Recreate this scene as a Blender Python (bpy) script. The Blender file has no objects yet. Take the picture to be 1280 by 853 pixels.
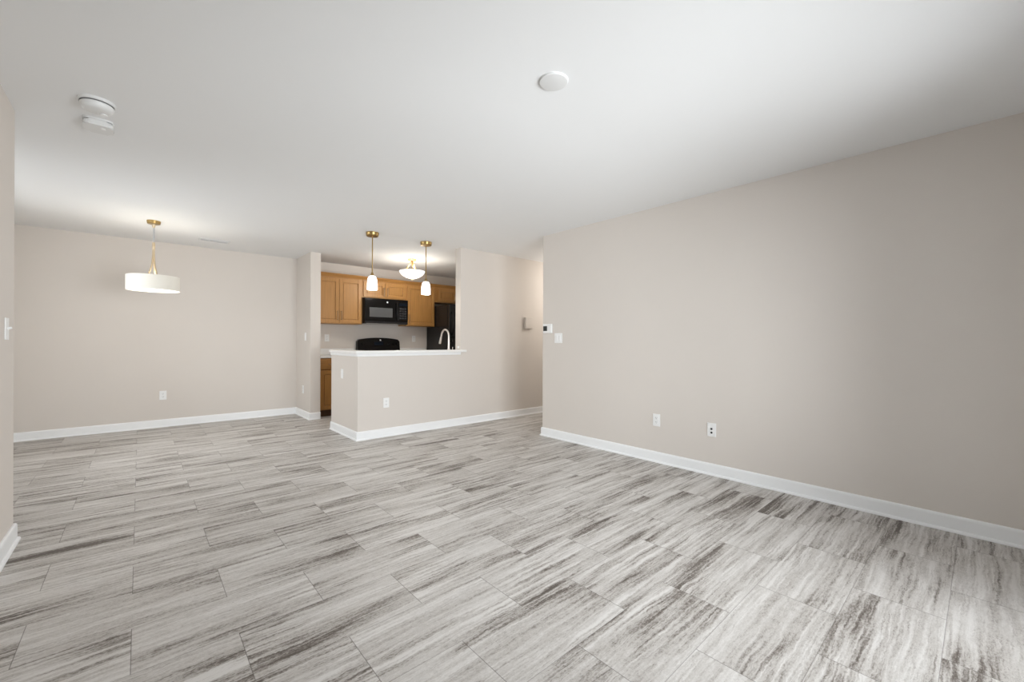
import bpy, bmesh, math, random
from mathutils import Vector, Matrix
random.seed(7)
PI = math.pi
S = bpy.context.scene
C = S.collection

# ------------------------------------------------------------------ camera
CAM_H = 1.15
YAW = math.radians(41.6147)
ROLL = math.radians(0.2337)
cd = bpy.data.cameras.new('camera'); cam = bpy.data.objects.new('camera', cd); C.objects.link(cam)
cd.sensor_width = 36.0; cd.lens = 36.0*524.19/1280.0; cd.clip_start = 0.02
cd.shift_y = 1.2927/1280.0
fw = Vector((math.sin(YAW), math.cos(YAW), 0)); rt = Vector((math.cos(YAW), -math.sin(YAW), 0)); up = Vector((0, 0, 1))
r2 = rt*math.cos(ROLL) + up*math.sin(ROLL); u2 = up*math.cos(ROLL) - rt*math.sin(ROLL)
m = Matrix((r2, u2, -fw)).transposed().to_4x4(); m.translation = (0, 0, CAM_H)
cam.matrix_world = m
S.camera = cam

# ------------------------------------------------------------------ exposure, world, daylight
S.view_settings.view_transform = 'Standard'
S.view_settings.look = 'None'
S.view_settings.gamma = 1.0
S.view_settings.use_curve_mapping = False
S.view_settings.exposure = 0.0
DAY_W, DINE_W, HALL_W = 105.0, 46.0, 17.0
DRUM_W, PEND_W, FLUSH_W = 11.0, 2.5, 24.0

w = bpy.data.worlds.new('sky'); S.world = w; w.use_nodes = True
w.node_tree.nodes['Background'].inputs[0].default_value = (0.75, 0.86, 1.0, 1)
w.node_tree.nodes['Background'].inputs[1].default_value = 1.0

def area(name, loc, target, sx, sy, watts, col):
    l = bpy.data.lights.new(name, 'AREA'); l.shape = 'RECTANGLE'; l.size = sx; l.size_y = sy
    l.energy = watts; l.color = col
    o = bpy.data.objects.new(name, l); C.objects.link(o); o.location = loc
    o.rotation_euler = (Vector(target)-Vector(loc)).to_track_quat('-Z', 'Y').to_euler()
    return o
def point(name, loc, watts, col, r=0.05):
    l = bpy.data.lights.new(name, 'POINT'); l.energy = watts; l.color = col; l.shadow_soft_size = r
    o = bpy.data.objects.new(name, l); C.objects.link(o); o.location = loc
    return o
WIN = (0.82, 2.80, 0.06, 2.08)           # patio door opening in the rear wall: x0, x1, z0, z1
area('daylight', ((WIN[0]+WIN[1])/2, -0.80, 1.07), ((WIN[0]+WIN[1])/2, 3, 1.15), 1.92, 1.95, DAY_W, (0.93, 0.97, 1.0)).data.spread = math.radians(136)
WIN2 = (4.35, 6.05, 0.55, 2.08)          # dining window opening in the left wall of the dining area: y0, y1, z0, z1
area('dining_daylight', (-1.45, (WIN2[0]+WIN2[1])/2, (WIN2[2]+WIN2[3])/2), (2.0, (WIN2[0]+WIN2[1])/2, 0.2), 1.65, 1.5, DINE_W, (0.95, 0.98, 1.0))
point('hall_lamp', (5.35, 4.1, 2.0), HALL_W, (1.0, 0.955, 0.90), 0.1)

# ------------------------------------------------------------------ materials
def mat(name, col, rough=0.5, metal=0.0, spec=0.5, emit=None, estr=0.0, var=0.0, vscale=8.0, bump=0.0, bscale=200.0, stretch=None):
    M = bpy.data.materials.new(name); M.use_nodes = True
    nt = M.node_tree; b = nt.nodes['Principled BSDF']
    b.inputs['Base Color'].default_value = (*col, 1); b.inputs['Roughness'].default_value = rough
    b.inputs['Metallic'].default_value = metal; b.inputs['Specular IOR Level'].default_value = spec
    if emit: b.inputs['Emission Color'].default_value = (*emit, 1); b.inputs['Emission Strength'].default_value = estr
    tc = nt.nodes.new('ShaderNodeTexCoord'); mp = nt.nodes.new('ShaderNodeMapping')
    nt.links.new(tc.outputs['Object'], mp.inputs[0])
    if stretch: mp.inputs['Scale'].default_value = stretch
    nz = nt.nodes.new('ShaderNodeTexNoise'); nz.inputs['Scale'].default_value = vscale; nz.inputs['Detail'].default_value = 5
    nt.links.new(mp.outputs[0], nz.inputs['Vector'])
    mx = nt.nodes.new('ShaderNodeMix'); mx.data_type = 'RGBA'
    a = [max(0, c*(1-var)) for c in col]; e = [min(1, c*(1+var)) for c in col]
    mx.inputs[6].default_value = (*a, 1); mx.inputs[7].default_value = (*e, 1)
    nt.links.new(nz.outputs[0], mx.inputs[0]); nt.links.new(mx.outputs[2], b.inputs['Base Color'])
    if bump:
        n2 = nt.nodes.new('ShaderNodeTexNoise'); n2.inputs['Scale'].default_value = bscale; n2.inputs['Detail'].default_value = 2
        nt.links.new(tc.outputs['Object'], n2.inputs['Vector'])
        bp = nt.nodes.new('ShaderNodeBump'); bp.inputs['Strength'].default_value = bump; bp.inputs['Distance'].default_value = 0.002
        nt.links.new(n2.outputs[0], bp.inputs['Height']); nt.links.new(bp.outputs[0], b.inputs['Normal'])
    return M

M_WALL = mat('greige_paint', (0.71, 0.66, 0.61), 0.75, spec=0.25, var=0.015, vscale=3, bump=0.05)
M_CEIL = mat('ceiling_paint', (0.84, 0.842, 0.838), 0.9, spec=0.1, var=0.01, vscale=2, bump=0.05)
M_TRIM = mat('white_trim_paint', (0.92, 0.93, 0.935), 0.35, spec=0.5, var=0.01)
M_PLAS = mat('white_plastic', (0.88, 0.88, 0.87), 0.35, var=0.01)
M_DET = mat('detector_plastic', (0.75, 0.75, 0.74), 0.4, var=0.01)
M_DARK = mat('dark_slot', (0.02, 0.02, 0.022), 0.5, var=0.05)
M_WOOD = mat('honey_maple', (0.44, 0.222, 0.066), 0.38, spec=0.45, var=0.28, vscale=5, stretch=(9, 9, 0.8))
M_WOODH = mat('honey_maple_rail', (0.40, 0.195, 0.056), 0.38, spec=0.45, var=0.28, vscale=5, stretch=(0.8, 9, 9))
M_TOE = mat('dark_toe_kick', (0.10, 0.045, 0.018), 0.6, var=0.1)
M_STONE = mat('white_quartz', (0.88, 0.876, 0.86), 0.25, var=0.02, vscale=30)
M_BLACK = mat('black_enamel', (0.004, 0.004, 0.0045), 0.12, spec=0.28, var=0.05)
M_BLACKT = mat('black_textured_steel', (0.009, 0.009, 0.0095), 0.22, spec=0.4, var=0.1, bump=0.1, bscale=400)
M_GLASSB = mat('black_oven_glass', (0.035, 0.036, 0.038), 0.08, spec=0.8, var=0.1, vscale=60)
M_MESH = mat('grey_microwave_screen', (0.085, 0.087, 0.09), 0.3, spec=0.5, var=0.15, vscale=120)
M_BTN = mat('grey_button_print', (0.035, 0.035, 0.038), 0.4, var=0.1)
M_LOGO = mat('silver_badge', (0.75, 0.75, 0.76), 0.35, metal=0.3, var=0.02)
M_CHROME = mat('polished_trim', (0.62, 0.62, 0.63), 0.2, metal=1.0, var=0.02)
M_NICKEL = mat('brushed_nickel', (0.72, 0.69, 0.66), 0.32, metal=0.9, var=0.05)
M_PULL = mat('bronze_pull', (0.36, 0.25, 0.15), 0.35, metal=0.85, var=0.08)
M_PALE = mat('pale_brass', (0.62, 0.50, 0.34), 0.35, metal=0.8, var=0.08)
M_BRASS = mat('aged_brass', (0.40, 0.275, 0.11), 0.3, metal=0.9, var=0.1)
M_CORD = mat('clear_grey_cord', (0.42, 0.42, 0.43), 0.4, var=0.05)
M_SHADE = mat('lit_linen_shade', (0.66, 0.64, 0.585), 0.8, emit=(1.0, 0.93, 0.80), estr=0.20, var=0.02, vscale=80)
M_DIFF = mat('lit_diffuser', (0.9, 0.9, 0.86), 0.5, emit=(1.0, 0.97, 0.90), estr=0.75, var=0.01)
M_OPAL = mat('lit_opal_glass', (0.9, 0.9, 0.88), 0.3, emit=(1.0, 0.97, 0.93), estr=2.2, var=0.01)
M_ALAB = mat('lit_alabaster_bowl', (0.9, 0.88, 0.84), 0.3, emit=(1.0, 0.95, 0.86), estr=1.2, var=0.05, vscale=14)
M_GAP = mat('shadow_gap', (0.16, 0.16, 0.16), 0.7, var=0.05)
M_BLUE = mat('clock_display', (0.003, 0.007, 0.014), 0.3, spec=0.2, var=0.1)
M_SCREEN = mat('thermostat_screen', (0.03, 0.035, 0.035), 0.2, var=0.05)

def mat_glass():
    M = bpy.data.materials.new('window_glass'); M.use_nodes = True; nt = M.node_tree
    nt.nodes.remove(nt.nodes['Principled BSDF']); out = nt.nodes['Material Output']
    t = nt.nodes.new('ShaderNodeBsdfTransparent'); g = nt.nodes.new('ShaderNodeBsdfGlossy'); g.inputs['Roughness'].default_value = 0.02
    mx = nt.nodes.new('ShaderNodeMixShader'); fr = nt.nodes.new('ShaderNodeFresnel'); fr.inputs[0].default_value = 1.45
    nt.links.new(fr.outputs[0], mx.inputs[0]); nt.links.new(t.outputs[0], mx.inputs[1]); nt.links.new(g.outputs[0], mx.inputs[2])
    nt.links.new(mx.outputs[0], out.inputs[0])
    return M
M_PANE = mat_glass()

TL, TW, TX, TY = 0.634, 0.3075, -0.02, 0.10     # floor tiles: length, width, phase
def mat_floor():
    M = bpy.data.materials.new('travertine_vinyl_tile'); M.use_nodes = True
    nt = M.node_tree; N = nt.nodes; L = nt.links; b = N['Principled BSDF']
    def mth(op, a, c=None, d=None):
        n = N.new('ShaderNodeMath'); n.operation = op
        for i, v in enumerate((a, c, d)):
            if v is None: continue
            if isinstance(v, (int, float)): n.inputs[i].default_value = v
            else: L.new(v, n.inputs[i])
        return n.outputs[0]
    def vec(x, y, z):
        n = N.new('ShaderNodeCombineXYZ')
        for i, v in enumerate((x, y, z)):
            if isinstance(v, (int, float)): n.inputs[i].default_value = v
            else: L.new(v, n.inputs[i])
        return n.outputs[0]
    def noise(v, detail, rough=0.55, dist=0.0):
        n = N.new('ShaderNodeTexNoise'); n.inputs['Scale'].default_value = 1.0
        n.inputs['Detail'].default_value = detail; n.inputs['Roughness'].default_value = rough
        n.inputs['Distortion'].default_value = dist
        L.new(v, n.inputs['Vector']); return n.outputs[0]
    def ramp(v, stops):
        n = N.new('ShaderNodeValToRGB'); e = n.color_ramp.elements
        while len(e) < len(stops): e.new(0.5)
        for k, (p, c) in enumerate(stops): e[k].position = p; e[k].color = (*c, 1)
        L.new(v, n.inputs[0]); return n.outputs[0]
    def rng(v, a, c, d=0.0, e=1.0):
        n = N.new('ShaderNodeMapRange'); n.inputs[1].default_value = a; n.inputs[2].default_value = c
        n.inputs[3].default_value = d; n.inputs[4].default_value = e; L.new(v, n.inputs[0]); return n.outputs[0]
    tc = N.new('ShaderNodeTexCoord'); sp = N.new('ShaderNodeSeparateXYZ'); L.new(tc.outputs['Object'], sp.inputs[0])
    X, Y = sp.outputs[0], sp.outputs[1]
    ty = mth('DIVIDE', mth('SUBTRACT', Y, TY), TW); row = mth('FLOOR', ty); fy = mth('SUBTRACT', ty, row)
    par = mth('MODULO', mth('ADD', row, 100.0), 2.0)
    tx = mth('SUBTRACT', mth('DIVIDE', mth('SUBTRACT', X, TX), TL), mth('MULTIPLY', par, 0.5))
    colm = mth('FLOOR', tx); fx = mth('SUBTRACT', tx, colm)
    wn = N.new('ShaderNodeTexWhiteNoise'); wn.noise_dimensions = '2D'; L.new(vec(colm, row, 0), wn.inputs['Vector'])
    sr = N.new('ShaderNodeSeparateColor'); L.new(wn.outputs['Color'], sr.inputs[0])
    r1, r2_, r3 = sr.outputs[0], sr.outputs[1], sr.outputs[2]
    off = mth('MULTIPLY', r1, 60.0)
    wob = mth('MULTIPLY', mth('SUBTRACT', noise(vec(mth('MULTIPLY', X, 2.6), mth('MULTIPLY', Y, 5.0), off), 4, 0.6), 0.5), 0.048)
    torn = mth('MULTIPLY', mth('SUBTRACT', noise(vec(mth('MULTIPLY', X, 34.0), mth('MULTIPLY', Y, 50.0), off), 3, 0.72), 0.5), 0.017)
    Yw = mth('ADD', mth('ADD', Y, wob), torn)
    broad = noise(vec(mth('MULTIPLY', X, 1.1), mth('MULTIPLY', Yw, 11.0), off), 3, 0.5)
    streak = noise(vec(mth('MULTIPLY', X, 1.5), mth('MULTIPLY', Yw, 40.0), mth('ADD', off, 7.3)), 8, 0.72)
    fine = noise(vec(mth('MULTIPLY', X, 3.0), mth('MULTIPLY', Yw, 95.0), mth('ADD', off, 3.1)), 4, 0.65)
    speck = noise(vec(mth('MULTIPLY', X, 70.0), mth('MULTIPLY', Y, 120.0), off), 4, 0.7)
    v = mth('ADD', mth('MULTIPLY', streak, 0.62), mth('MULTIPLY', broad, 0.38))
    v = mth('ADD', v, mth('MULTIPLY', mth('SUBTRACT', fine, 0.5), 0.27))
    v = mth('ADD', v, mth('MULTIPLY', mth('SUBTRACT', r2_, 0.5), 0.035))
    patch = noise(vec(mth('MULTIPLY', X, 1.7), mth('MULTIPLY', Y, 5.5), off), 2, 0.5)
    v = mth('ADD', mth('MULTIPLY', mth('SUBTRACT', v, 0.5), rng(patch, 0.38, 0.62, 1.3, 0.55)), mth('ADD', rng(patch, 0.38, 0.62, -0.012, 0.03), 0.5))
    mott = noise(vec(mth('MULTIPLY', X, 20.0), mth('MULTIPLY', Y, 42.0), mth('ADD', off, 1.7)), 5, 0.68)
    v = mth('ADD', v, mth('MULTIPLY', mth('SUBTRACT', mott, 0.5), 0.12))
    grain = noise(vec(mth('MULTIPLY', X, 130.0), mth('MULTIPLY', Y, 230.0), off), 2, 0.6)
    v = mth('ADD', v, mth('MULTIPLY', mth('SUBTRACT', grain, 0.5), 0.12))
    dk = rng(v, 0.40, 0.52, 1.0, 0.25)
    v = mth('ADD', v, mth('MULTIPLY', mth('SUBTRACT', speck, 0.5), mth('MULTIPLY', dk, 0.34)))
    base = ramp(v, [(0.352, FLOOR_COLS[0]), (0.427, FLOOR_COLS[1]), (0.487, FLOOR_COLS[2]), (0.605, FLOOR_COLS[3])])
    crack = mth('ABSOLUTE', mth('SUBTRACT', streak, 0.455))
    crk = rng(crack, 0.0, 0.009, 0.85, 0.0)
    crk = mth('MULTIPLY', crk, rng(speck, 0.40, 0.55, 1.0, 0.2))
    mx = N.new('ShaderNodeMix'); mx.data_type = 'RGBA'; L.new(crk, mx.inputs[0]); L.new(base, mx.inputs[6]); mx.inputs[7].default_value = (0.17, 0.145, 0.125, 1)
    # joints
    ex = mth('MULTIPLY', mth('MINIMUM', fx, mth('SUBTRACT', 1.0, fx)), TL)
    ey = mth('MULTIPLY', mth('MINIMUM', fy, mth('SUBTRACT', 1.0, fy)), TW)
    g = mth('MAXIMUM', rng(ex, 0.0007, 0.0020, 0.7, 0.0), rng(ey, 0.0005, 0.0016, 0.55, 0.0))
    m2 = N.new('ShaderNodeMix'); m2.data_type = 'RGBA'; L.new(g, m2.inputs[0]); L.new(mx.outputs[2], m2.inputs[6]); m2.inputs[7].default_value = (0.10, 0.085, 0.075, 1)
    L.new(m2.outputs[2], b.inputs['Base Color'])
    L.new(rng(v, 0.3, 0.6, 0.55, 0.42), b.inputs['Roughness']); b.inputs['Specular IOR Level'].default_value = 0.35
    bp = N.new('ShaderNodeBump'); bp.inputs['Strength'].default_value = 0.15; bp.inputs['Distance'].default_value = 0.001
    L.new(mth('SUBTRACT', v, g), bp.inputs['Height']); L.new(bp.outputs[0], b.inputs['Normal'])
    return M
FLOOR_COLS = [(0.115, 0.096, 0.082), (0.29, 0.263, 0.238), (0.48, 0.452, 0.422), (0.69, 0.668, 0.642)]
M_FLOOR = mat_floor()

# ------------------------------------------------------------------ mesh helpers
def nb(): return bmesh.new()
def bx(bm, x0, x1, y0, y1, z0, z1, bev=0.0, seg=2):
    t = bmesh.new()
    vs = [t.verts.new((x, y, z)) for x in (x0, x1) for y in (y0, y1) for z in (z0, z1)]
    for f in ((0, 1, 3, 2), (4, 6, 7, 5), (0, 4, 5, 1), (2, 3, 7, 6), (0, 2, 6, 4), (1, 5, 7, 3)): t.faces.new([vs[i] for i in f])
    if bev: bmesh.ops.bevel(t, geom=t.edges[:], offset=bev, segments=seg, profile=0.5, affect='EDGES')
    merge(bm, t); return bm
def merge(bm, t):
    me = bpy.data.meshes.new('tmp'); t.to_mesh(me); t.free(); bm.from_mesh(me); bpy.data.meshes.remove(me)
def prism(bm, poly, z0, z1, bev=0.0):
    t = bmesh.new()
    a = [t.verts.new((x, y, z0)) for x, y in poly]; c = [t.verts.new((x, y, z1)) for x, y in poly]
    n = len(poly); t.faces.new(a[::-1]); t.faces.new(c)
    for i in range(n): t.faces.new((a[i], a[(i+1) % n], c[(i+1) % n], c[i]))
    if bev: bmesh.ops.bevel(t, geom=t.edges[:], offset=bev, segments=2, profile=0.5, affect='EDGES')
    merge(bm, t); return bm
def lathe(bm, prof, loc=(0, 0, 0), n=32, mtx=None):
    t = bmesh.new(); rings = []
    for r, z in prof:
        if r < 1e-6: rings.append([t.verts.new((0, 0, z))])
        else: rings.append([t.verts.new((r*math.cos(2*PI*k/n), r*math.sin(2*PI*k/n), z)) for k in range(n)])
    for a, c in zip(rings, rings[1:]):
        for k in range(n):
            k2 = (k+1) % n
            if len(a) == 1 and len(c) == 1: continue
            if len(a) == 1: t.faces.new((a[0], c[k], c[k2]))
            elif len(c) == 1: t.faces.new((a[k2], a[k], c[0]))
            else: t.faces.new((a[k2], a[k], c[k], c[k2]))
    if mtx is not None: t.transform(mtx)
    t.transform(Matrix.Translation(loc)); merge(bm, t); return bm
def tube(bm, pts, r, n=12, cap=True):
    pts = [Vector(p) for p in pts]; t = bmesh.new(); rings = []
    rr = r if isinstance(r, (list, tuple)) else [r]*len(pts)
    T0 = (pts[1]-pts[0]).normalized()
    nrm = T0.orthogonal().normalized()
    for i, p in enumerate(pts):
        T = (pts[min(i+1, len(pts)-1)]-pts[max(i-1, 0)]).normalized()
        nrm = (nrm - T*nrm.dot(T)).normalized(); bn = T.cross(nrm)
        rings.append([t.verts.new(p + (nrm*math.cos(2*PI*k/n)+bn*math.sin(2*PI*k/n))*rr[i]) for k in range(n)])
    for a, c in zip(rings, rings[1:]):
        for k in range(n): t.faces.new((a[k], a[(k+1) % n], c[(k+1) % n], c[k]))
    if cap: t.faces.new(rings[0][::-1]); t.faces.new(rings[-1])
    merge(bm, t); return bm
def sweep(bm, path, prof):
    """profile (out, z) swept along a plan path; 'out' is to the left of the direction of travel; mitred corners"""
    P = [Vector((x, y)) for x, y in path]; t = bmesh.new(); rings = []
    for i, p in enumerate(P):
        d0 = (P[i]-P[i-1]).normalized() if i else None
        d1 = (P[i+1]-P[i]).normalized() if i < len(P)-1 else None
        nn = [Vector((-d.y, d.x)) for d in (d0, d1) if d is not None]
        if len(nn) == 2: mtr = (nn[0]+nn[1])/(1+nn[0].dot(nn[1]))
        else: mtr = nn[0]
        rings.append([t.verts.new((p.x+mtr.x*o, p.y+mtr.y*o, z)) for o, z in prof])
    n = len(prof)
    for a, c in zip(rings, rings[1:]):
        for k in range(n): t.faces.new((a[k], c[k], c[(k+1) % n], a[(k+1) % n]))
    t.faces.new(rings[0]); t.faces.new(rings[-1][::-1])
    merge(bm, t); return bm
def obj(name, bm, material, parent=None, smooth=False, loc=None):
    bmesh.ops.recalc_face_normals(bm, faces=bm.faces[:])
    me = bpy.data.meshes.new(name); bm.to_mesh(me); bm.free()
    o = bpy.data.objects.new(name, me); C.objects.link(o); me.materials.append(material)
    if smooth:
        me.shade_smooth()
        me.set_sharp_from_angle(angle=math.radians(40))
    if parent is not None: o.parent = parent
    if loc: o.location = loc
    return o
def struct(name, bm, material):
    o = obj(name, bm, material); o['kind'] = 'structure'; return o
def thing(name, label, cat, loc=(0, 0, 0), rot=0.0, group=None):
    o = bpy.data.objects.new(name, None); o.empty_display_size = 0.05; C.objects.link(o)
    o.location = loc; o.rotation_euler = (0, 0, rot); o['label'] = label; o['category'] = cat
    if group: o['group'] = group
    return o
def dup(root, loc, rot, label):
    def cp(o, par):
        c = o.copy(); C.objects.link(c); c.parent = par
        for ch in list(o.children): cp(ch, c)
        return c
    r = cp(root, None); r.location = loc; r.rotation_euler = (0, 0, rot); r['label'] = label
    return r

# ------------------------------------------------------------------ setting
H = 2.459
XR, YR = 3.727, 3.622
XL, YL = -0.536, 3.677
YB = 7.262
XP, YP, XP2 = 1.867, 6.538, 2.008
XQ, YQ, YQ2, XH = 1.887, 4.81, 5.694, 3.3185
XD, XE, YBK, XK = -1.25, 6.0, -0.6, 5.13       # dining left wall, hall end, rear wall, kitchen right wall
T = 0.122
struct('floor', bx(nb(), XD-.15, XE+.15, YBK-.15, YB+.15, -0.1, 0), M_FLOOR)
struct('ceiling', bx(nb(), XD-.15, XE+.15, YBK-.15, YB+.15, H, H+.1), M_CEIL)
struct('wall_right', prism(nb(), [(XR, YBK), (XR+T, YBK), (XR+T, YR-T), (XE, YR-T), (XE, YR), (XR, YR)], 0, H), M_WALL)
struct('wall_left', prism(nb(), [(XL, YBK), (XL, YL), (XD, YL), (XD, YL-T), (XL-T, YL-T), (XL-T, YBK)], 0, H), M_WALL)
struct('wall_back', bx(nb(), XD, XE, YB, YB+T, 0, H), M_WALL)
b = nb(); q0, q1, z0, z1 = WIN2
bx(b, XD-T, XD, YL-T, q0, 0, H); bx(b, XD-T, XD, q1, YB+T, 0, H); bx(b, XD-T, XD, q0, q1, 0, z0); bx(b, XD-T, XD, q0, q1, z1, H)
struct('wall_dining', b, M_WALL)
wb = nb(); qm = (q0+q1)/2
for a, c in ((q0, q0+.05), (q1-.05, q1), (qm-.035, qm+.035)): bx(wb, XD-.09, XD-.03, a, c, z0, z1, .004)
bx(wb, XD-.09, XD-.03, q0+.05, q1-.05, z0, z0+.05, .004); bx(wb, XD-.09, XD-.03, q0+.05, q1-.05, z1-.05, z1, .004)
wf = struct('window_2', wb, M_TRIM)
for a, c in ((q0+.05, qm-.035), (qm+.035, q1-.05)): obj('pane', bx(nb(), XD-.064, XD-.058, a, c, z0+.05, z1-.05), M_PANE, wf)
struct('wall_hallway_end', bx(nb(), XE, XE+T, YR-T, YB, 0, H), M_WALL)
struct('wall_hallway', bx(nb(), XH, XE, YQ, YQ+T, 0, H), M_WALL)
struct('wall_kitchen_right', bx(nb(), XK, XK+T, YQ+T, YB, 0, H), M_WALL)
struct('wall_kitchen_left', bx(nb(), XP, XP2, YP, YB, 0, H), M_WALL)
ZC0, ZC1 = 1.008, 1.040
struct('wall_peninsula', prism(nb(), [(XQ, YQ), (XH, YQ), (XH, YQ+T), (XQ+T, YQ+T), (XQ+T, YQ2), (XQ, YQ2)], 0, ZC0-.002), M_WALL)
b = nb(); x0, x1, z0, z1 = WIN
bx(b, XL-T, x0, YBK-T, YBK, 0, H); bx(b, x1, XR+T, YBK-T, YBK, 0, H); bx(b, x0, x1, YBK-T, YBK, z1, H); bx(b, x0, x1, YBK-T, YBK, 0, z0)
struct('wall_rear', b, M_WALL)
wb = nb(); xm = (x0+x1)/2
for a, c in ((x0, x0+.05), (x1-.05, x1), (xm-.045, xm+.045)): bx(wb, a, c, YBK-.09, YBK-.03, z0, z1, .004)
bx(wb, x0+.05, x1-.05, YBK-.09, YBK-.03, z0, z0+.06, .004); bx(wb, x0+.05, x1-.05, YBK-.09, YBK-.03, z1-.06, z1, .004)
wf = struct('window_1', wb, M_TRIM)
for a, c in ((x0+.05, xm-.045), (xm+.045, x1-.05)): obj('pane', bx(nb(), a, c, YBK-.064, YBK-.058, z0+.06, z1-.06), M_PANE, wf)

HB = 0.1011
BASE = [(0, 0), (.026, 0), (.026, .006), (.0235, .0125), (.019, .017), (.0145, .0185), (.0145, HB-.016), (.0125, HB-.006), (.009, HB-.002), (.006, HB), (0, HB)]
def baseboard(name, path): struct(name, sweep(nb(), path, BASE), M_TRIM)
baseboard('baseboard_right', [(XR, YBK), (XR, YR), (XE, YR)])
baseboard('baseboard_left', [(XD, YL), (XL, YL), (XL, YBK)])
baseboard('baseboard_back', [(XP2, YP), (XP, YP), (XP, YB), (XD, YB), (XD, YL)])
baseboard('baseboard_peninsula', [(XE, YQ), (XQ, YQ), (XQ, YQ2)])

# ------------------------------------------------------------------ bar cap on the half wall
bar = thing('bar_top', 'white quartz bar top capping the peninsula half wall under the two small pendants', 'counter', (XQ, YQ, ZC0))
ov = 0.032
cap = [(XQ-ov, YQ-ov), (XH+.085, YQ-ov), (XH+.085, YQ), (XH, YQ), (XH, YQ+T+.03), (XQ+T+.03, YQ+T+.03), (XQ+T+.03, YQ2+.01), (XQ-ov, YQ2+.01)]
obj('slab', prism(nb(), [(x-XQ, y-YQ) for x, y in cap], 0, ZC1-ZC0, .004), M_STONE, bar)
struct('trim_1', sweep(nb(), [(XH, YQ), (XQ, YQ), (XQ, YQ2)], [(0, ZC0-.035), (.006, ZC0-.035), (.010, ZC0-.027), (.013, ZC0-.012), (.018, ZC0-.004), (.018, ZC0-.0005), (0, ZC0-.0005)]), M_TRIM)

# ------------------------------------------------------------------ cabinets
def shaker(parent, x0, x1, z0, z1, yf, hinge_handle=None, fr=0.055):
    """door whose face is at y=yf (front towards -y), local to the cabinet"""
    th = 0.02; b = nb()
    bx(b, x0, x0+fr, yf, yf+th, z0, z1, .002); bx(b, x1-fr, x1, yf, yf+th, z0, z1, .002)
    bx(b, x0+fr, x1-fr, yf, yf+th, z0, z0+fr, .002); bx(b, x0+fr, x1-fr, yf, yf+th, z1-fr, z1, .002)
    d = obj('door', b, M_WOOD, parent)
    obj('panel', bx(bx(nb(), x0+fr-.004, x1-fr+.004, yf+.0175, yf+.0198, z0+fr-.004, z1-fr+.004), x0+fr+.010, x1-fr-.010, yf+.006, yf+.0175, z0+fr+.010, z1-fr-.010, .003), M_WOOD, d)
    if hinge_handle:
        hx, hz0, hz1 = hinge_handle; pull(d, (hx, yf, hz0), (hx, yf, hz1))
    return d
def pull(parent, a, c):
    a, c = Vector(a), Vector(c); o = Vector((0, -.026, 0)); e = (c-a).normalized()*.012
    b = nb(); tube(b, [a-e+o, a+o, (a+c)/2+o+Vector((0, -.004, 0)), c+o, c+e+o], [.004, .0055, .006, .0055, .004], 10)
    tube(b, [a, a+o], .0045, 8); tube(b, [c, c+o], .0045, 8)
    obj('handle', b, M_PULL, parent, True)
CB, CT = 1.435, 2.185
def crown(parent, w, dep, z, left=False, right=False):
    prof = [(0, 0), (.012, 0), (.016, .012), (.030, .030), (.042, .044), (.046, .052), (.046, .060), (0, .060)]
    p = []
    if right: p.append((w, dep))
    p += [(w, 0), (0, 0)]
    if left: p.append((0, dep))
    obj('crown_moulding', sweep(nb(), p, [(o, z+q) for o, q in prof]), M_WOODH, parent)
def upper(name, label, x0, x1, z0, doors, dep=0.312):
    yf = YB-.001-dep; wd = x1-x0
    t = thing(name, label, 'cabinet', (x0, yf, z0)); h = CT-z0
    b = nb(); bx(b, 0, wd, .02, dep, 0, h, .001)
    # face frame
    for a, c in ((0, .035), (wd-.035, wd)): bx(b, a, c, 0, .021, 0, h, .001)
    bx(b, .035, wd-.035, 0, .021, 0, .035, .001); bx(b, .035, wd-.035, 0, .021, h-.04, h, .001)
    obj('body', b, M_WOOD, t)
    for (a, c, hnd) in doors:
        shaker(t, a, c, .014, h-.022, -.0205, hnd)
    crown(t, wd, dep, h-.001)
    return t
XA = (2.032, 2.797); XB = (2.799, 3.603); XC = (3.605, 4.196); XDD = (4.198, 5.112)
wA = XA[1]-XA[0]; wB = XB[1]-XB[0]; wC = XC[1]-XC[0]; wD = XDD[1]-XDD[0]
upper('wall_cabinet', 'tall honey maple two-door wall cabinet left of the microwave', XA[0], XA[1], CB,
      [(.016, wA/2-.003, (wA/2-.032, .07, .20)), (wA/2+.003, wA-.016, (wA/2+.032, .07, .20))])
upper('wall_cabinet', 'short honey maple two-door cabinet directly above the microwave', XB[0], XB[1], 1.892,
      [(.016, wB/2-.003, (wB/2-.032, .05, .18)), (wB/2+.003, wB-.016, (wB/2+.032, .05, .18))])
upper('wall_cabinet', 'tall honey maple single-door wall cabinet right of the microwave', XC[0], XC[1], CB,
      [(.016, wC-.016, (.045, .07, .20))])
upper('wall_cabinet', 'short honey maple cabinet above the black refrigerator', XDD[0], XDD[1], 1.905,
      [(.075, wD/2-.0015, (wD/2-.032, .05, .16)), (wD/2+.0015, wD-.016, (wD/2+.032, .05, .16))])

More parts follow.
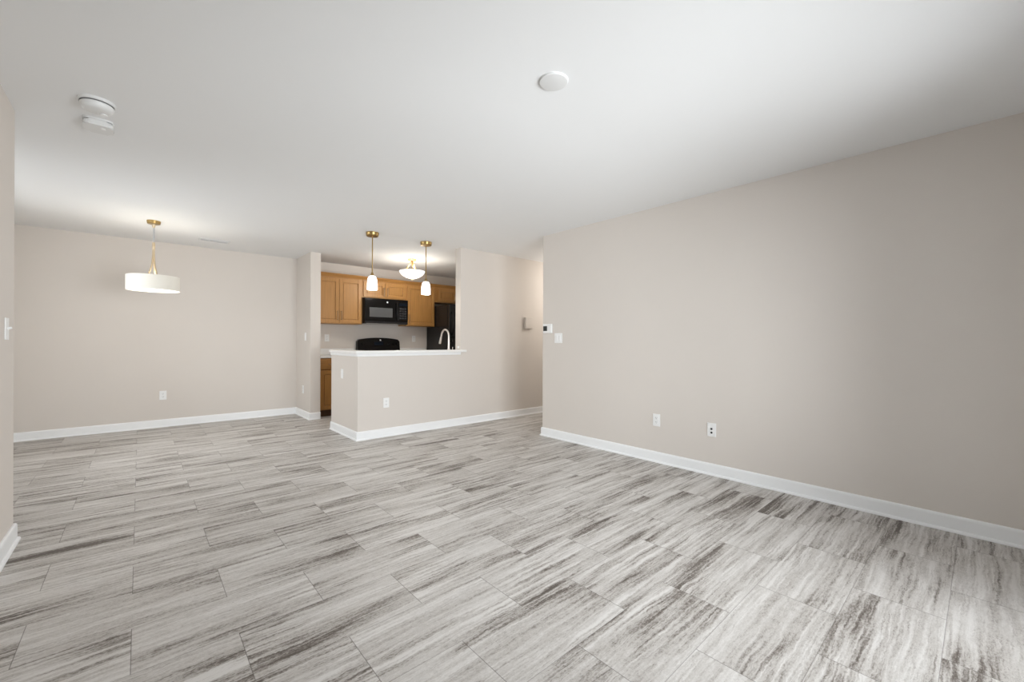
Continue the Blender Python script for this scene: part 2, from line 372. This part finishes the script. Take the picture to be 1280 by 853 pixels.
def base_cab(label, x0, x1, yf, name='base_cabinet', drawer=True, rot=0.0, origin=None):
    wd = x1-x0; dep = YB-.003-yf; t = thing(name, label, 'cabinet', origin or (x0, yf, 0), rot)
    b = nb(); bx(b, 0, wd, .02, dep, .10, .893, .001)
    for a, c in ((0, .035), (wd-.035, wd)): bx(b, a, c, 0, .021, .10, .893, .001)
    bx(b, .035, wd-.035, 0, .021, .10, .13, .001); bx(b, .035, wd-.035, 0, .021, .86, .893, .001); bx(b, .035, wd-.035, 0, .021, .70, .725, .001)
    obj('body', b, M_WOOD, t)
    obj('toe_kick', bx(nb(), 0, wd, .06, dep, 0, .0995), M_TOE, t)
    nd = 2 if wd > .62 else 1; s = (wd-.032)/nd
    for k in range(nd):
        a, c = .016+k*s+.0015, .016+(k+1)*s-.0015
        d = obj('drawer', bx(nb(), a, c, -.0205, -.0005, .722, .876, .004), M_WOODH, t)
        pull(d, ((a+c)/2-.06, -.0205, .80), ((a+c)/2+.06, -.0205, .80))
        hx = c-.035 if (k == 0 and nd == 2) else a+.035
        shaker(t, a, c, .114, .704, -.0205, (hx, .54, .66))
    return t
YF = 6.665
base_cab('honey maple base cabinet left of the stove, glimpsed beside the peninsula', XP2+.012, 2.792, YF)
base_cab('honey maple base cabinet between the stove and the refrigerator', 3.612, 4.18, YF)
def counter(label, x0, x1):
    t = thing('countertop', label, 'counter', (x0, YF-.03, .8935)); wd = x1-x0; dep = YB-.002-(YF-.03)
    obj('slab', bx(nb(), 0, wd, 0, dep, 0, .032, .004), M_STONE, t)
    obj('backsplash', bx(nb(), 0, wd, dep-.02, dep, .0325, .137, .003), M_STONE, t)
counter('white countertop with low backsplash left of the black stove', XP2+.003, 2.795)
counter('white countertop with low backsplash right of the black stove', 3.609, 4.188)

# sink run behind the half wall
t = thing('sink_cabinet', 'honey maple sink cabinet behind the peninsula half wall', 'cabinet', (XQ+T+.035, YQ+T+.005, 0))
L_, D_ = XH+.85-(XQ+T+.035), 0.60
b = nb(); bx(b, 0, L_, 0, D_-.02, .10, .893, .001)
obj('body', b, M_WOOD, t); obj('toe_kick', bx(nb(), 0, L_, 0, D_-.07, 0, .0995), M_TOE, t)
nd = 4; s = L_/nd
for k in range(nd):
    d = obj('door', bx(nb(), k*s+.01, (k+1)*s-.01, D_-.0195, D_, .114, .876, .003), M_WOOD, t)
t = thing('sink_counter', 'white counter with a steel sink behind the bar top', 'counter', (XQ+T+.035, YQ+T+.003, .8935))
b = nb(); sx0, sx1, sy0, sy1 = .95, 1.65, .17, .56
for q in ((0, L_, 0, sy0), (0, L_, sy1, D_+.03), (0, sx0, sy0, sy1), (sx1, L_, sy0, sy1)): bx(b, q[0], q[1], q[2], q[3], 0, .032)
obj('slab', b, M_STONE, t)
b = nb()
bx(b, sx0, sx1, sy0, sy0+.004, -.0, .034); bx(b, sx0, sx1, sy1-.004, sy1, 0, .034); bx(b, sx0, sx0+.004, sy0, sy1, 0, .034); bx(b, sx1-.004, sx1, sy0, sy1, 0, .034); bx(b, sx0, sx1, sy0, sy1, 0, .004)
obj('sink_basin', b, M_NICKEL, t)

# faucet
FX, FY, FZ = 3.282, 5.045, .926
f = thing('kitchen_faucet', 'brushed nickel gooseneck faucet rising behind the right end of the bar top', 'faucet', (FX, FY, FZ))
obj('base', lathe(nb(), [(0, 0), (.028, 0), (.028, .012), (.024, .02), (.022, .10), (.0175, .13), (0, .13)]), M_NICKEL, f, True)
R_ = .098; zt = .298
pts = [(0, 0, .12), (0, 0, .22), (0, 0, zt)]
for k in range(1, 13):
    a = PI*k/12*0.93; pts.append((0, R_-R_*math.cos(a), zt+R_*math.sin(a)))
e = Vector(pts[-1]); d = (Vector(pts[-1])-Vector(pts[-2])).normalized()
pts.append(tuple(e+d*.03))
obj('gooseneck', tube(nb(), pts, [.0165, .0145]+[.0125]*(len(pts)-2), 16), M_NICKEL, f, True)
p = e+d*.03
obj('spray_head', tube(nb(), [p-d*.004, p+d*.03, p+d*.085, p+d*.10], [.0135, .0165, .019, .017], 16), M_NICKEL, f, True)
b = nb(); tube(b, [(.018, 0, .075), (.045, 0, .078), (.06, 0, .10), (.066, 0, .15)], [.010, .009, .007, .0055], 10)
obj('lever', b, M_NICKEL, f, True)

# ------------------------------------------------------------------ microwave
MX0, MX1, MZ0, MZ1 = 2.80, 3.598, 1.452, 1.888
mw = thing('microwave', 'black over-the-range microwave under the short cabinet', 'microwave', (MX0, 6.855, MZ0)); W = MX1-MX0; HH = MZ1-MZ0
obj('body', bx(nb(), 0, W, .03, YB-.003-6.855, .0, HH, .004), M_BLACK, mw)
dw = .60
b = nb(); bx(b, .004, dw, 0, .029, .052, HH-.004, .006)
d = obj('door', b, M_BLACK, mw)
obj('window', bx(nb(), .085, .50, -.003, .002, .115, .275, .0008), M_MESH, d)
b = nb(); tube(b, [(dw-.028, -.004, .09), (dw-.028, -.024, .11), (dw-.028, -.026, .20), (dw-.028, -.026, .29), (dw-.028, -.024, .36), (dw-.028, -.004, .38)], .0085, 10)
obj('handle', b, M_BLACK, d, True)
bd = obj('badge', lathe(nb(), [(0, 0), (.016, 0), (.016, .002), (.012, .003), (0, .003)], (.405, 0.0, .375), 24, Matrix.Rotation(PI/2, 4, 'X')), M_LOGO, d)
pn = obj('control_panel', bx(nb(), dw+.003, W-.004, 0, .029, .052, HH-.004, .004), M_BLACK, mw)
obj('display', bx(nb(), dw+.025, W-.025, -.002, .001, .325, .375), M_BLUE, pn)
b = nb()
for i in range(3):
    for j in range(5): bx(b, dw+.03+i*.047, dw+.065+i*.047, -.0015, .001, .095+j*.042, .122+j*.042, .001, 1)
obj('keypad', b, M_BTN, pn)
b = nb(); bx(b, .004, W-.004, .004, .029, .0, .049, .004)
vg = obj('vent_grille', b, M_BLACK, mw)
b = nb()
for k in range(3): bx(b, .02, W-.02, .001, .006, .010+k*.013, .014+k*.013)
obj('louvre', b, M_BTN, vg)
obj('lower_trim', bx(nb(), .03, W-.20, -.002, .004, .0, .006), M_CHROME, mw)

# ------------------------------------------------------------------ stove
st = thing('stove', 'black electric range with curved backguard showing above the bar top', 'stove', (2.806, 6.60, 0)); W = .794; D = YB-.01-6.60
obj('body', bx(nb(), 0, W, .03, D, .09, .905, .004), M_BLACK, st)
obj('plinth', bx(nb(), .01, W-.01, .06, D-.02, 0, .0895), M_DARK, st)
ck = obj('cooktop', bx(nb(), -.002, W+.002, 0, D-.001, .9055, .93, .006), M_BLACK, st)
for (px, py, r) in ((.21, .17, .10), (.58, .17, .075), (.21, .42, .075), (.58, .42, .10)):
    b = nb(); pp = []
    for k in range(90):
        a = k/90*2*PI*4; q = .02+(r-.02)*k/89; pp.append((px+q*math.cos(a), py+q*math.sin(a), .937))
    tube(b, pp, .005, 6); obj('burner', b, M_DARK, ck, True)
d = obj('oven_door', bx(nb(), .006, W-.006, 0, .0295, .27, .86, .006), M_BLACK, st)
obj('window', bx(nb(), .16, W-.16, -.003, .002, .42, .68), M_GLASSB, d)
b = nb(); tube(b, [(.06, -.045, .80), (W-.06, -.045, .80)], .011, 12)
for q in (.09, W-.09): tube(b, [(q, 0, .80), (q, -.045, .80)], .008, 8)
obj('handle', b, M_BLACK, d, True)
obj('drawer', bx(nb(), .006, W-.006, .004, .0295, .095, .262, .005), M_BLACK, st)
# backguard: face outline with arched top, extruded in y
b = nb(); t_ = bmesh.new(); n = 24; zt0, zt1 = 1.180, 1.216
out = [(.004, .9305)]
for k in range(n+1):
    s_ = k/n; x = .004+(W-.008)*s_; q = abs(2*s_-1)
    z = zt0+(zt1-zt0)*(1-q**2.2)
    if q > .965: z -= .03*((q-.965)/.035)**2
    out.append((x, z))
out.append((W-.004, .9305))
y0, y1 = D-.105, D-.002
fr = [t_.verts.new((x, y0+(.035*(z-.9305)/.28), z)) for x, z in out]; bk = [t_.verts.new((x, y1, z)) for x, z in out]
t_.faces.new(fr); t_.faces.new(bk[::-1])
for i in range(len(out)): t_.faces.new((fr[i], bk[i], bk[(i+1) % len(out)], fr[(i+1) % len(out)]))
bmesh.ops.bevel(t_, geom=[e for e in t_.edges if all(v in fr for v in e.verts)], offset=.006, segments=2, affect='EDGES')
merge(b, t_)
bg = obj('backguard', b, M_BLACK, st, False)
tilt = math.atan2(.035, .28)
RM = Matrix.Rotation(PI/2-tilt, 4, 'X')
def on_face(x, z, o=0.0): return (x, y0+.035*(z-.9305)/.28-o, z)
for kx in (.585, .665, .735): 
    obj('knob', lathe(nb(), [(0, 0), (.022, 0), (.021, .012), (.017, .022), (0, .022)], on_face(kx, 1.105, -.001), 20, RM), M_BLACK, bg, True)
obj('knob', lathe(nb(), [(0, 0), (.022, 0), (.021, .012), (.017, .022), (0, .022)], on_face(.09, 1.105, -.001), 20, RM), M_BLACK, bg, True)
obj('badge', lathe(nb(), [(0, 0), (.014, 0), (.014, .002), (0, .003)], on_face(W/2+.02, 1.175, 0), 20, RM), M_LOGO, bg)
b = nb(); y_ = on_face(0, 1.115)[1]; bx(b, .30, .47, y_-.004, y_+.01, 1.085, 1.145, .002)
obj('display', b, M_BLUE, bg)

# ------------------------------------------------------------------ refrigerator
fr_ = thing('refrigerator', 'black top-freezer refrigerator at the right end of the kitchen', 'refrigerator', (4.20, 6.43, 0)); W = .83; D = YB-.02-6.43
obj('cabinet', bx(nb(), 0, W, .075, D, .06, 1.83, .006), M_BLACKT, fr_)
obj('plinth', bx(nb(), .02, W-.02, .09, D-.02, 0, .0595), M_DARK, fr_)
for z0, z1, h0, h1 in ((1.235, 1.835, 1.27, 1.70), (.07, 1.225, .62, 1.19)):
    d = obj('door', bx(nb(), -.002, W+.002, 0, .068, z0, z1, .012, 3), M_BLACKT, fr_)
    b = nb(); tube(b, [(.045, 0, h0), (.045, -.045, h0+.05), (.045, -.055, (h0+h1)/2), (.045, -.045, h1-.05), (.045, 0, h1)], .012, 12)
    obj('handle', b, M_BLACK, d, True)

# ------------------------------------------------------------------ lights
def canopy_prof(r, h): return [(0, 0), (r, 0), (r, -h*.45), (r*.96, -h*.55), (r*.96, -h*.9), (r*.9, -h), (0, -h)]
def pendant(loc, label):
    t = thing('pendant_light', label, 'lamp', loc, 0, 'small glass pendants over the bar')
    obj('canopy', lathe(nb(), canopy_prof(.075, .045)), M_BRASS, t, True)
    z = -(H-1.945)
    obj('rod', tube(nb(), [(0, 0, -.044), (0, 0, z+.03)], .0065, 10), M_BRASS, t, True)
    obj('socket_cap', lathe(nb(), [(0, z+.035), (.012, z+.035), (.018, z+.012), (.024, z), (.024, z-.006), (0, z-.006)]), M_BRASS, t, True)
    zb = -(H-1.772)
    obj('shade', lathe(nb(), [(.022, z-.004), (.036, z-.012), (.048, z-.03), (.055, z-.055), (.059, z-.10), (.060, zb), (.056, zb), (.055, z-.10), (.051, z-.055), (.044, z-.032), (.02, z-.012)]), M_OPAL, t, True)
    obj('bulb', lathe(nb(), [(0, z-.02), (.012, z-.022), (.014, z-.05), (.028, z-.085), (.03, z-.11), (.02, z-.135), (0, z-.142)], n=20), M_OPAL, t, True)
    return t
pA = pendant((2.09, 4.887, H), 'small brass pendant with white glass shade, left one over the bar')
dup(pA, (2.815, 4.88, H), 0, 'small brass pendant with white glass shade, right one over the bar')
for x, y in ((2.09, 4.887), (2.815, 4.88)): point('pendant_bulb', (x, y, 1.74), PEND_W, (1, .90, .76), .04)

t = thing('drum_pendant', 'white drum shade chandelier hanging from brass rod in the dining area', 'lamp', (.113, 6.04, H))
obj('canopy', lathe(nb(), canopy_prof(.060, .034)), M_BRASS, t, True)
obj('cord', tube(nb(), [(0, 0, -.036), (0, 0, -.25)], .0075, 10), M_CORD, t, True)
obj('finial', lathe(nb(), [(0, -.036), (.018, -.038), (.012, -.065), (.006, -.08), (0, -.08)], n=20), M_PALE, t, True)
obj('coupler', lathe(nb(), [(0, -.235), (.011, -.235), (.013, -.25), (.013, -.30), (.008, -.315), (0, -.315)], n=20), M_PALE, t, True)
for k in range(3):
    a = math.radians(-50+120*k); ca, sa = math.cos(a), math.sin(a)
    pp = [(ca*q, sa*q, z) for q, z in ((.004, -.30), (.006, -.37), (.010, -.43), (.018, -.50), (.032, -.55), (.046, -.60), (.06, -.655))]
    obj('arm', tube(nb(), pp, .0075, 10), M_PALE, t, True)
zt, zb, R = 1.852-H, 1.697-H, .2286
sh = obj('shade', lathe(nb(), [(R, zb), (R, zt), (R-.004, zt), (R-.004, zb), (R, zb)], n=64), M_SHADE, t, True)
obj('diffuser', lathe(nb(), [(0, zb+.010), (R-.006, zb+.010), (R-.006, zb+.004), (0, zb+.002)], n=64), M_DIFF, t, True)
b = nb()
for k in range(3):
    a = math.radians(-50+120*k); tube(b, [(math.cos(a)*.060, math.sin(a)*.060, -.655), (math.cos(a)*(R-.004), math.sin(a)*(R-.004), -.655)], .004, 8)
lathe(b, [(.055, -.660), (.065, -.660), (.065, -.650), (.055, -.650), (.055, -.660)], n=32)
obj('shade_ring', b, M_BRASS, t)
point('drum_bulb_up', (.113, 6.04, 1.80), DRUM_W*.55, (1, .945, .87), .08)
point('drum_bulb_down', (.113, 6.04, 1.64), DRUM_W*.6, (1, .945, .87), .12)

FLX, FLY = 3.226, 6.02
t = thing('ceiling_light', 'semi-flush alabaster bowl light on the kitchen ceiling', 'lamp', (FLX, FLY, H))
obj('canopy', lathe(nb(), canopy_prof(.07, .025)), M_BRASS, t, True)
zr, zb = 2.262-H, 2.150-H
obj('stem', tube(nb(), [(0, 0, -.02), (0, 0, zb-.012)], .008, 10), M_BRASS, t, True)
for k in range(3):
    a = math.radians(20+120*k); ca, sa = math.cos(a), math.sin(a)
    pp = [(ca*q, sa*q, z) for q, z in ((.010, -.030), (.020, -.06), (.045, -.09), (.06, -.115), (.075, -.14), (.11, -.165), (.15, zr))]
    obj('arm', tube(nb(), pp, .007, 10), M_BRASS, t, True)
obj('bowl', lathe(nb(), [(.197, zr+.004), (.200, zr), (.187, zr-.030), (.155, zr-.065), (.10, zr-.094), (.05, zr-.108), (0, zb), (0, zb+.006), (.05, zr-.102), (.10, zr-.088), (.152, zr-.060), (.182, zr-.028), (.194, zr)], n=48), M_ALAB, t, True)
obj('finial', lathe(nb(), [(0, zb-.022), (.008, zb-.018), (.012, zb-.006), (.016, zb), (0, zb)], n=20), M_BRASS, t, True)
point('bowl_bulb', (FLX, FLY, 2.32), FLUSH_W*.28, (1, .93, .84), .05)
point('bowl_glow', (FLX, FLY, 2.10), FLUSH_W*.72, (1, .93, .84), .12)

# ------------------------------------------------------------------ ceiling items
t = thing('smoke_detector', 'round white smoke detector on the ceiling, nearer of the two alarms', 'detector', (-.178, 3.235, H))
obj('mount', lathe(nb(), [(0, 0), (.077, 0), (.077, -.012), (.074, -.015), (0, -.015)], n=48), M_DET, t, True)
hd = obj('head', lathe(nb(), [(0, -.0186), (.066, -.0186), (.069, -.022), (.067, -.038), (.060, -.047), (.046, -.052), (0, -.053)], n=48), M_DET, t, True)
obj('test_button', lathe(nb(), [(0, -.052), (.016, -.052), (.015, -.056), (0, -.057)], (.025, .028, 0), 24), M_PLAS, hd, True)
obj('vent_gap', lathe(nb(), [(0, -.0151), (.070, -.0151), (.070, -.0185), (0, -.0185)], n=48), M_GAP, hd, True)
t = thing('carbon_monoxide_alarm', 'rounded square white alarm on the ceiling, farther of the two alarms', 'detector', (-.187, 3.535, H))
def rrect(w, d, r, n=6):
    p = []
    for cx, cy, a0 in ((w/2-r, d/2-r, 0), (-w/2+r, d/2-r, PI/2), (-w/2+r, -d/2+r, PI), (w/2-r, -d/2+r, 1.5*PI)):
        for k in range(n+1): a = a0+PI/2*k/n; p.append((cx+r*math.cos(a), cy+r*math.sin(a)))
    return p
obj('mount', prism(nb(), rrect(.135, .145, .03), -.010, 0), M_DET, t)
hd = obj('head', prism(nb(), rrect(.130, .140, .028), -.042, -.0105, .012), M_DET, t)
obj('test_button', lathe(nb(), [(0, -.041), (.012, -.041), (.011, -.0445), (0, -.045)], (.02, -.02, 0), 24), M_PLAS, hd, True)
t = thing('ceiling_cover_plate', 'flat round white cover plate alone on the living room ceiling', 'cover', (1.546, 1.434, H))
obj('plate', lathe(nb(), [(0, 0), (.072, 0), (.072, -.006), (.069, -.010), (.055, -.0125), (0, -.014)], n=48), M_DET, t, True)
t = thing('ceiling_vent', 'white slotted air vent on the dining ceiling right of the drum light', 'vent', (.73, 6.68, H), 0)
b = nb()
bx(b, -.165, .165, -.07, -.048, -.009, 0, .002); bx(b, -.165, .165, .048, .07, -.009, 0, .002); bx(b, -.165, -.143, -.048, .048, -.009, 0, .002); bx(b, .143, .165, -.048, .048, -.009, 0, .002)
obj('frame', b, M_DET, t)
obj('duct', bx(nb(), -.143, .143, -.048, .048, -.0015, -.0003), M_DARK, t)
for k in range(6):
    tt = nb(); bx(tt, -.143, .143, -.0085, .0085, -.0008, .0008); tt.transform(Matrix.Rotation(math.radians(28), 4, 'X')); tt.transform(Matrix.Translation((0, -.040+k*.016, -.006)))
    obj('slat', tt, M_DET, t)

# ------------------------------------------------------------------ wall plates (built facing -y, origin on the wall plane)
def plate(w, h, b=None):
    b = b or nb(); bx(b, -w/2, w/2, -.0055, 0, -h/2, h/2, .002); return b
def screw(b, x, z): lathe(b, [(0, 0), (.0032, 0), (.0028, .001), (0, .0012)], (x, -.0053, z), 10, Matrix.Rotation(PI/2, 4, 'X'))
def make_outlet(loc, rot, label):
    t = thing('wall_outlet', label, 'outlet', loc, rot, 'white duplex wall outlets')
    b = plate(.074, .118); screw(b, 0, 0); obj('plate', b, M_PLAS, t)
    for z in (.0205, -.0205):
        b = nb(); prism(b, rrect(.034, .029, .010), 0, .003); b.transform(Matrix.Rotation(PI/2, 4, 'X')); b.transform(Matrix.Translation((0, -.0050, z)))
        r = obj('receptacle', b, M_PLAS, t)
        b = nb(); bx(b, -.0075, -.0055, -.0088, -.0078, z-.001, z+.008); bx(b, .0055, .0075, -.0088, -.0078, z, z+.008); bx(b, -.002, .002, -.0088, -.0078, z-.010, z-.0055)
        obj('slots', b, M_DARK, r)
    return t
FACE_L, FACE_R, FACE_F = -PI/2, PI/2, 0.0     # facing -x, +x, -y
o = make_outlet((.236, YB, .422), FACE_F, 'white duplex outlet low on the dining back wall below the drum light')
for loc, rot, lab in (((2.237, YQ, .408), FACE_F, 'white duplex outlet low on the front of the peninsula half wall'),
        ((XR, 2.093, .404), FACE_L, 'white duplex outlet low on the long right wall, left of the jack plate'),
        ((XP, 6.887, .415), FACE_L, 'white duplex outlet low on the short wall left of the kitchen opening'),
        ((2.329, YB, 1.206), FACE_F, 'white duplex outlet above the kitchen counter left of the stove'),
        ((3.928, YB, 1.206), FACE_F, 'white duplex outlet above the kitchen counter between stove and refrigerator')):
    dup(o, loc, rot, lab)
def make_rocker(name, loc, rot, label, gangs=1):
    t = thing(name, label, 'light switch', loc, rot)
    w = .074+.046*(gangs-1); b = plate(w, .118)
    for g in range(gangs):
        for z in (.048, -.048): screw(b, (g-(gangs-1)/2)*.046, z)
    obj('plate', b, M_PLAS, t)
    for g in range(gangs):
        x = (g-(gangs-1)/2)*.046; b = nb(); bx(b, x-.0165, x+.0165, -.0075, -.004, -.033, .033, .001)
        tt = nb(); bx(tt, x-.0145, x+.0145, -.0105, -.006, -.031, .031, .001); tt.transform(Matrix.Rotation(math.radians(3), 4, 'X')); merge(b, tt)
        obj('rocker', b, M_PLAS, t)
    return t
make_rocker('rocker_switch', (XR, 3.362, 1.199), FACE_L, 'white double rocker switch plate below the thermostat on the right wall', 2)
make_rocker('rocker_switch', (XP, 6.775, 1.219), FACE_L, 'white rocker switch at counter height on the short wall left of the kitchen')
make_rocker('rocker_switch', (XQ, 5.302, .747), FACE_L, 'white rocker switch on the end of the peninsula half wall')
t = thing('toggle_switch', 'white toggle switch on the left wall at the edge of the photo', 'light switch', (XL, 3.487, 1.210), FACE_R)
b = plate(.074, .118); screw(b, 0, .03); screw(b, 0, -.03); obj('plate', b, M_PLAS, t)
tt = nb(); bx(tt, -.0045, .0045, -.022, -.004, -.006, .006, .002); tt.transform(Matrix.Rotation(math.radians(-18), 4, 'X')); obj('toggle', tt, M_PLAS, t)
t = thing('jack_plate', 'white wall plate with two dark round jacks low on the right wall', 'wall plate', (XR, 1.572, .393), FACE_L)
b = plate(.074, .118); screw(b, 0, .042); screw(b, 0, -.042); obj('plate', b, M_PLAS, t)
for z in (.008, -.024): obj('jack', lathe(nb(), [(0, 0), (.0085, 0), (.0085, .004), (.005, .004), (.005, .009), (0, .009)], (0, -.005, z), 16, Matrix.Rotation(PI/2, 4, 'X')), M_DARK, t)
t = thing('thermostat', 'white thermostat with dark square screen at the hallway end of right wall', 'thermostat', (XR, 3.530, 1.316), FACE_L)
b = nb(); bx(b, -.072, .072, -.024, 0, -.056, .056, .006); obj('body', b, M_PLAS, t)
obj('screen', bx(nb(), -.062, .002, -.0255, -.022, -.030, .030, .001), M_SCREEN, t)
b = nb(); bx(b, .022, .05, -.0265, -.023, .010, .026, .001); bx(b, .022, .05, -.0265, -.023, -.026, -.010, .001); obj('buttons', b, M_PLAS, t)
t = thing('door_chime_box', 'off-white square door chime box high on the hallway wall', 'door chime', (4.603, YQ, 1.45), 0)
b = nb(); bx(b, -.08, .08, -.045, 0, -.088, .088, .006)
obj('cover', b, M_WALL, t)
b = nb()
for k in range(4): bx(b, -.055, .055, -.0465, -.044, -.045-k*.010, -.040-k*.010)
obj('grille', b, M_WALL, t)
t = thing('air_switch_button', 'tiny round white push button at the foot of the full-height wall end by the faucet', 'push button', (XH, 4.862, 1.072), FACE_L)
obj('bezel', lathe(nb(), [(0, 0), (.020, 0), (.020, .004), (.017, .006), (0, .006)], n=24, mtx=Matrix.Rotation(PI/2, 4, 'X')), M_PLAS, t, True)
obj('button', lathe(nb(), [(0, .0055), (.012, .0055), (.012, .011), (.010, .013), (0, .013)], n=24, mtx=Matrix.Rotation(PI/2, 4, 'X')), M_PLAS, t, True)
